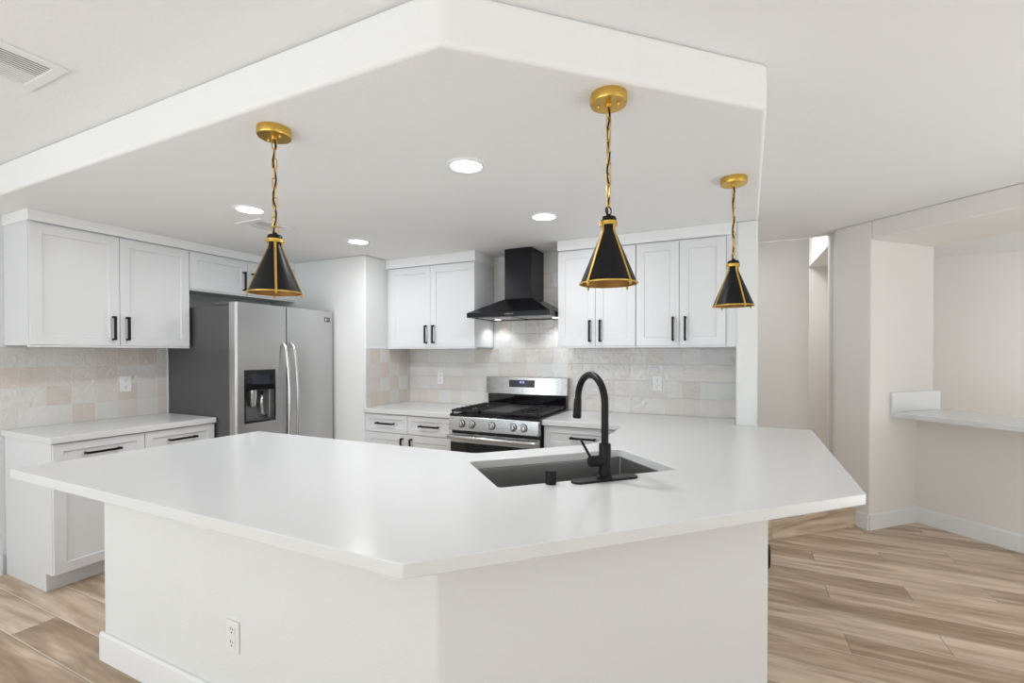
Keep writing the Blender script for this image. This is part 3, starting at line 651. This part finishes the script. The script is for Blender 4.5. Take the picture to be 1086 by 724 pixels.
def vent(label, x0, x1, y0, y1, z, ns, margin, name='ceiling_vent', split=True):
    t = thing(name, label, 'vent', ((x0+x1)/2, (y0+y1)/2, z), 'ceiling vents'); m_ = margin
    bm = B()
    for a in ((x0, x1, y0, y0+m_), (x0, x1, y1-m_, y1), (x0, x0+m_, y0+m_, y1-m_), (x1-m_, x1, y0+m_, y1-m_)): bx(bm, WORLD, *a, z-.008, z-.0002)
    obj('frame', bm, 'trim', t, bevel=.002)
    bm = B(); bx(bm, WORLD, x0+m_, x1-m_, y0+m_, y1-m_, z-.0012, z-.0003); obj('backing', bm, 'vent_back', t)
    w = (x1-x0-2*m_)/ns
    for i in range(ns):
        bm = B(); xc = x0+m_+(i+.5)*w; dx = w*(.36 if i < ns*.45 else .24)
        bx(bm, WORLD, xc-dx, xc+dx, y0+m_, y1-m_, z-.0052, z-.0036)
        obj('slat', bm, 'trim', t)
vent('large white ceiling vent cut off by the upper left edge', -2.490, -2.187, .30, .852, H2, 14, .034)
vent('small white ceiling vent behind the left pendant chain', -3.000, -2.745, 2.020, 2.285, H, 8, .04)

# pendants
def pendant(x, y, ang, label, loopmat):
    t = thing('pendant_light', label, 'pendant light', (x, y, H), 'black and gold pendant lights')
    o = Vector((x, y, 0))
    bm = B(); lathe(bm, (x, y, 0), [(0, H-.0003), (.061, H-.0003), (.062, H-.004), (.062, H-.028), (.060, H-.032), (.012, H-.033), (.011, H-.043), (0, H-.044)], 48); obj('canopy', bm, 'gold', t, smooth='auto')
    for s_ in (-1, 1):
        bm = B(); q = o+Vector((math.cos(ang+.6), math.sin(ang+.6), 0))*s_*.033; lathe(bm, q, [(0, H-.041), (.005, H-.040), (.005, H-.032)], 12); obj('screw', bm, 'gold', t, smooth=True)
    # chain
    zt, zb = H-.040, 1.888; n = 9; pitch = (zt-zb)/n
    for i in range(n):
        zc = zt-pitch*(i+.5); a = ang+(R90 if i % 2 else 0)+.25*math.sin(i*1.7)
        bm = B(); torus(bm, (x, y, zc), 0.0078, .0023, ax=(math.cos(a), math.sin(a), 0), seg=20, s2=6, stretch=pitch*.5-.0055, along=(0, 0, 1)); obj('chain_link', bm, 'gold', t, smooth=True)
    bm = B(); P = [Vector((x+.004*math.sin(i*1.3), y+.004*math.cos(i*1.1), H-.04-(H-.04-1.862)*i/14)) for i in range(15)]; tube(bm, P, .0032, 8); obj('cord', bm, 'black_matte', t, smooth=True)
    bm = B(); torus(bm, (x, y, 1.877), .0135, .0022, ax=(math.cos(ang), math.sin(ang), 0), seg=24, s2=6); obj('hanging_loop', bm, loopmat, t, smooth=True)
    # neck and shade
    bm = B(); lathe(bm, (x, y, 0), [(0, 1.866), (.008, 1.865), (.010, 1.858), (.024, 1.855), (.027, 1.848), (.027, 1.842), (.0225, 1.840), (.0225, 1.812), (0, 1.812)], 36); obj('neck', bm, 'black_matte', t, smooth='auto')
    bm = B(); lathe(bm, (x, y, 0), [(.0225, 1.815), (.024, 1.805), (.0945, 1.633), (.0945, 1.629)], 64); sh = obj('shade', bm, 'black_matte', t, smooth=True)
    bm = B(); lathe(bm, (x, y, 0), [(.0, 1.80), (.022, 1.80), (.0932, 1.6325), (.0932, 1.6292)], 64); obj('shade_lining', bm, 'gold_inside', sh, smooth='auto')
    bm = B(); lathe(bm, (x, y, 0), [(.0232, 1.826), (.030, 1.826), (.030, 1.839), (.0232, 1.839), (.0232, 1.826)], 40); obj('top_ring', bm, 'gold', t, smooth='auto')
    bm = B(); lathe(bm, (x, y, 0), [(.0935, 1.6285), (.0985, 1.6285), (.0985, 1.6325), (.0935, 1.6325), (.0935, 1.6285)], 64); obj('bottom_ring', bm, 'gold', t, smooth='auto')
    for j in range(4):
        a = ang+j*R90; d = Vector((math.cos(a), math.sin(a), 0)); e_ = Vector((-d.y, d.x, 0)); fr = Fr((x, y, 0), e_, d)
        bm = B(); hw_ = .0042; out = [(.0255, 1.838), (.0255, 1.806), (.0965, 1.630)]; 
        q = [(.0235, 1.838), (.0235, 1.808), (.0957, 1.629), (.0990, 1.629), (.0270, 1.806), (.0270, 1.838)]
        extr(bm, fr, q, -hw_, hw_)
        st = obj('strap', bm, 'gold', t, bevel=.0005)
        bm = B(); lathe(bm, fr(0, .0955, 0), [(0, 1.617), (.0032, 1.618), (.0032, 1.623), (.005, 1.6245), (.005, 1.6286), (0, 1.6286)], 12); obj('thumb_screw', bm, 'gold', st, smooth=True)
        bm = B(); lathe(bm, fr(0, .0295, 1.8325), [(.0045, 0), (.0045, .005), (0, .007)], 12, ax=tuple(d)); obj('thumb_screw', bm, 'gold', st, smooth=True)
    bm = B(); lathe(bm, (x, y, 0), [(0, 1.80), (.014, 1.80), (.014, 1.762), (.021, 1.745), (.026, 1.720), (.021, 1.694), (0, 1.684)], 24); obj('bulb', bm, 'outlet', t, smooth='auto')
cam_az = lambda x, y: math.atan2(-y, -x)
pendant(-1.611, 1.246, cam_az(-1.611, 1.246)+.03, 'black cone pendant with gold straps hanging left, in front of the refrigerator', 'gold')
pendant(-.380, 1.568, cam_az(-.38, 1.568)+math.radians(47), 'black cone pendant with gold straps hanging in the middle above the sink', 'black_matte')
pendant(.005, 2.577, cam_az(.005, 2.577)+math.radians(33), 'black cone pendant with gold straps hanging farthest right, beside the column', 'gold')
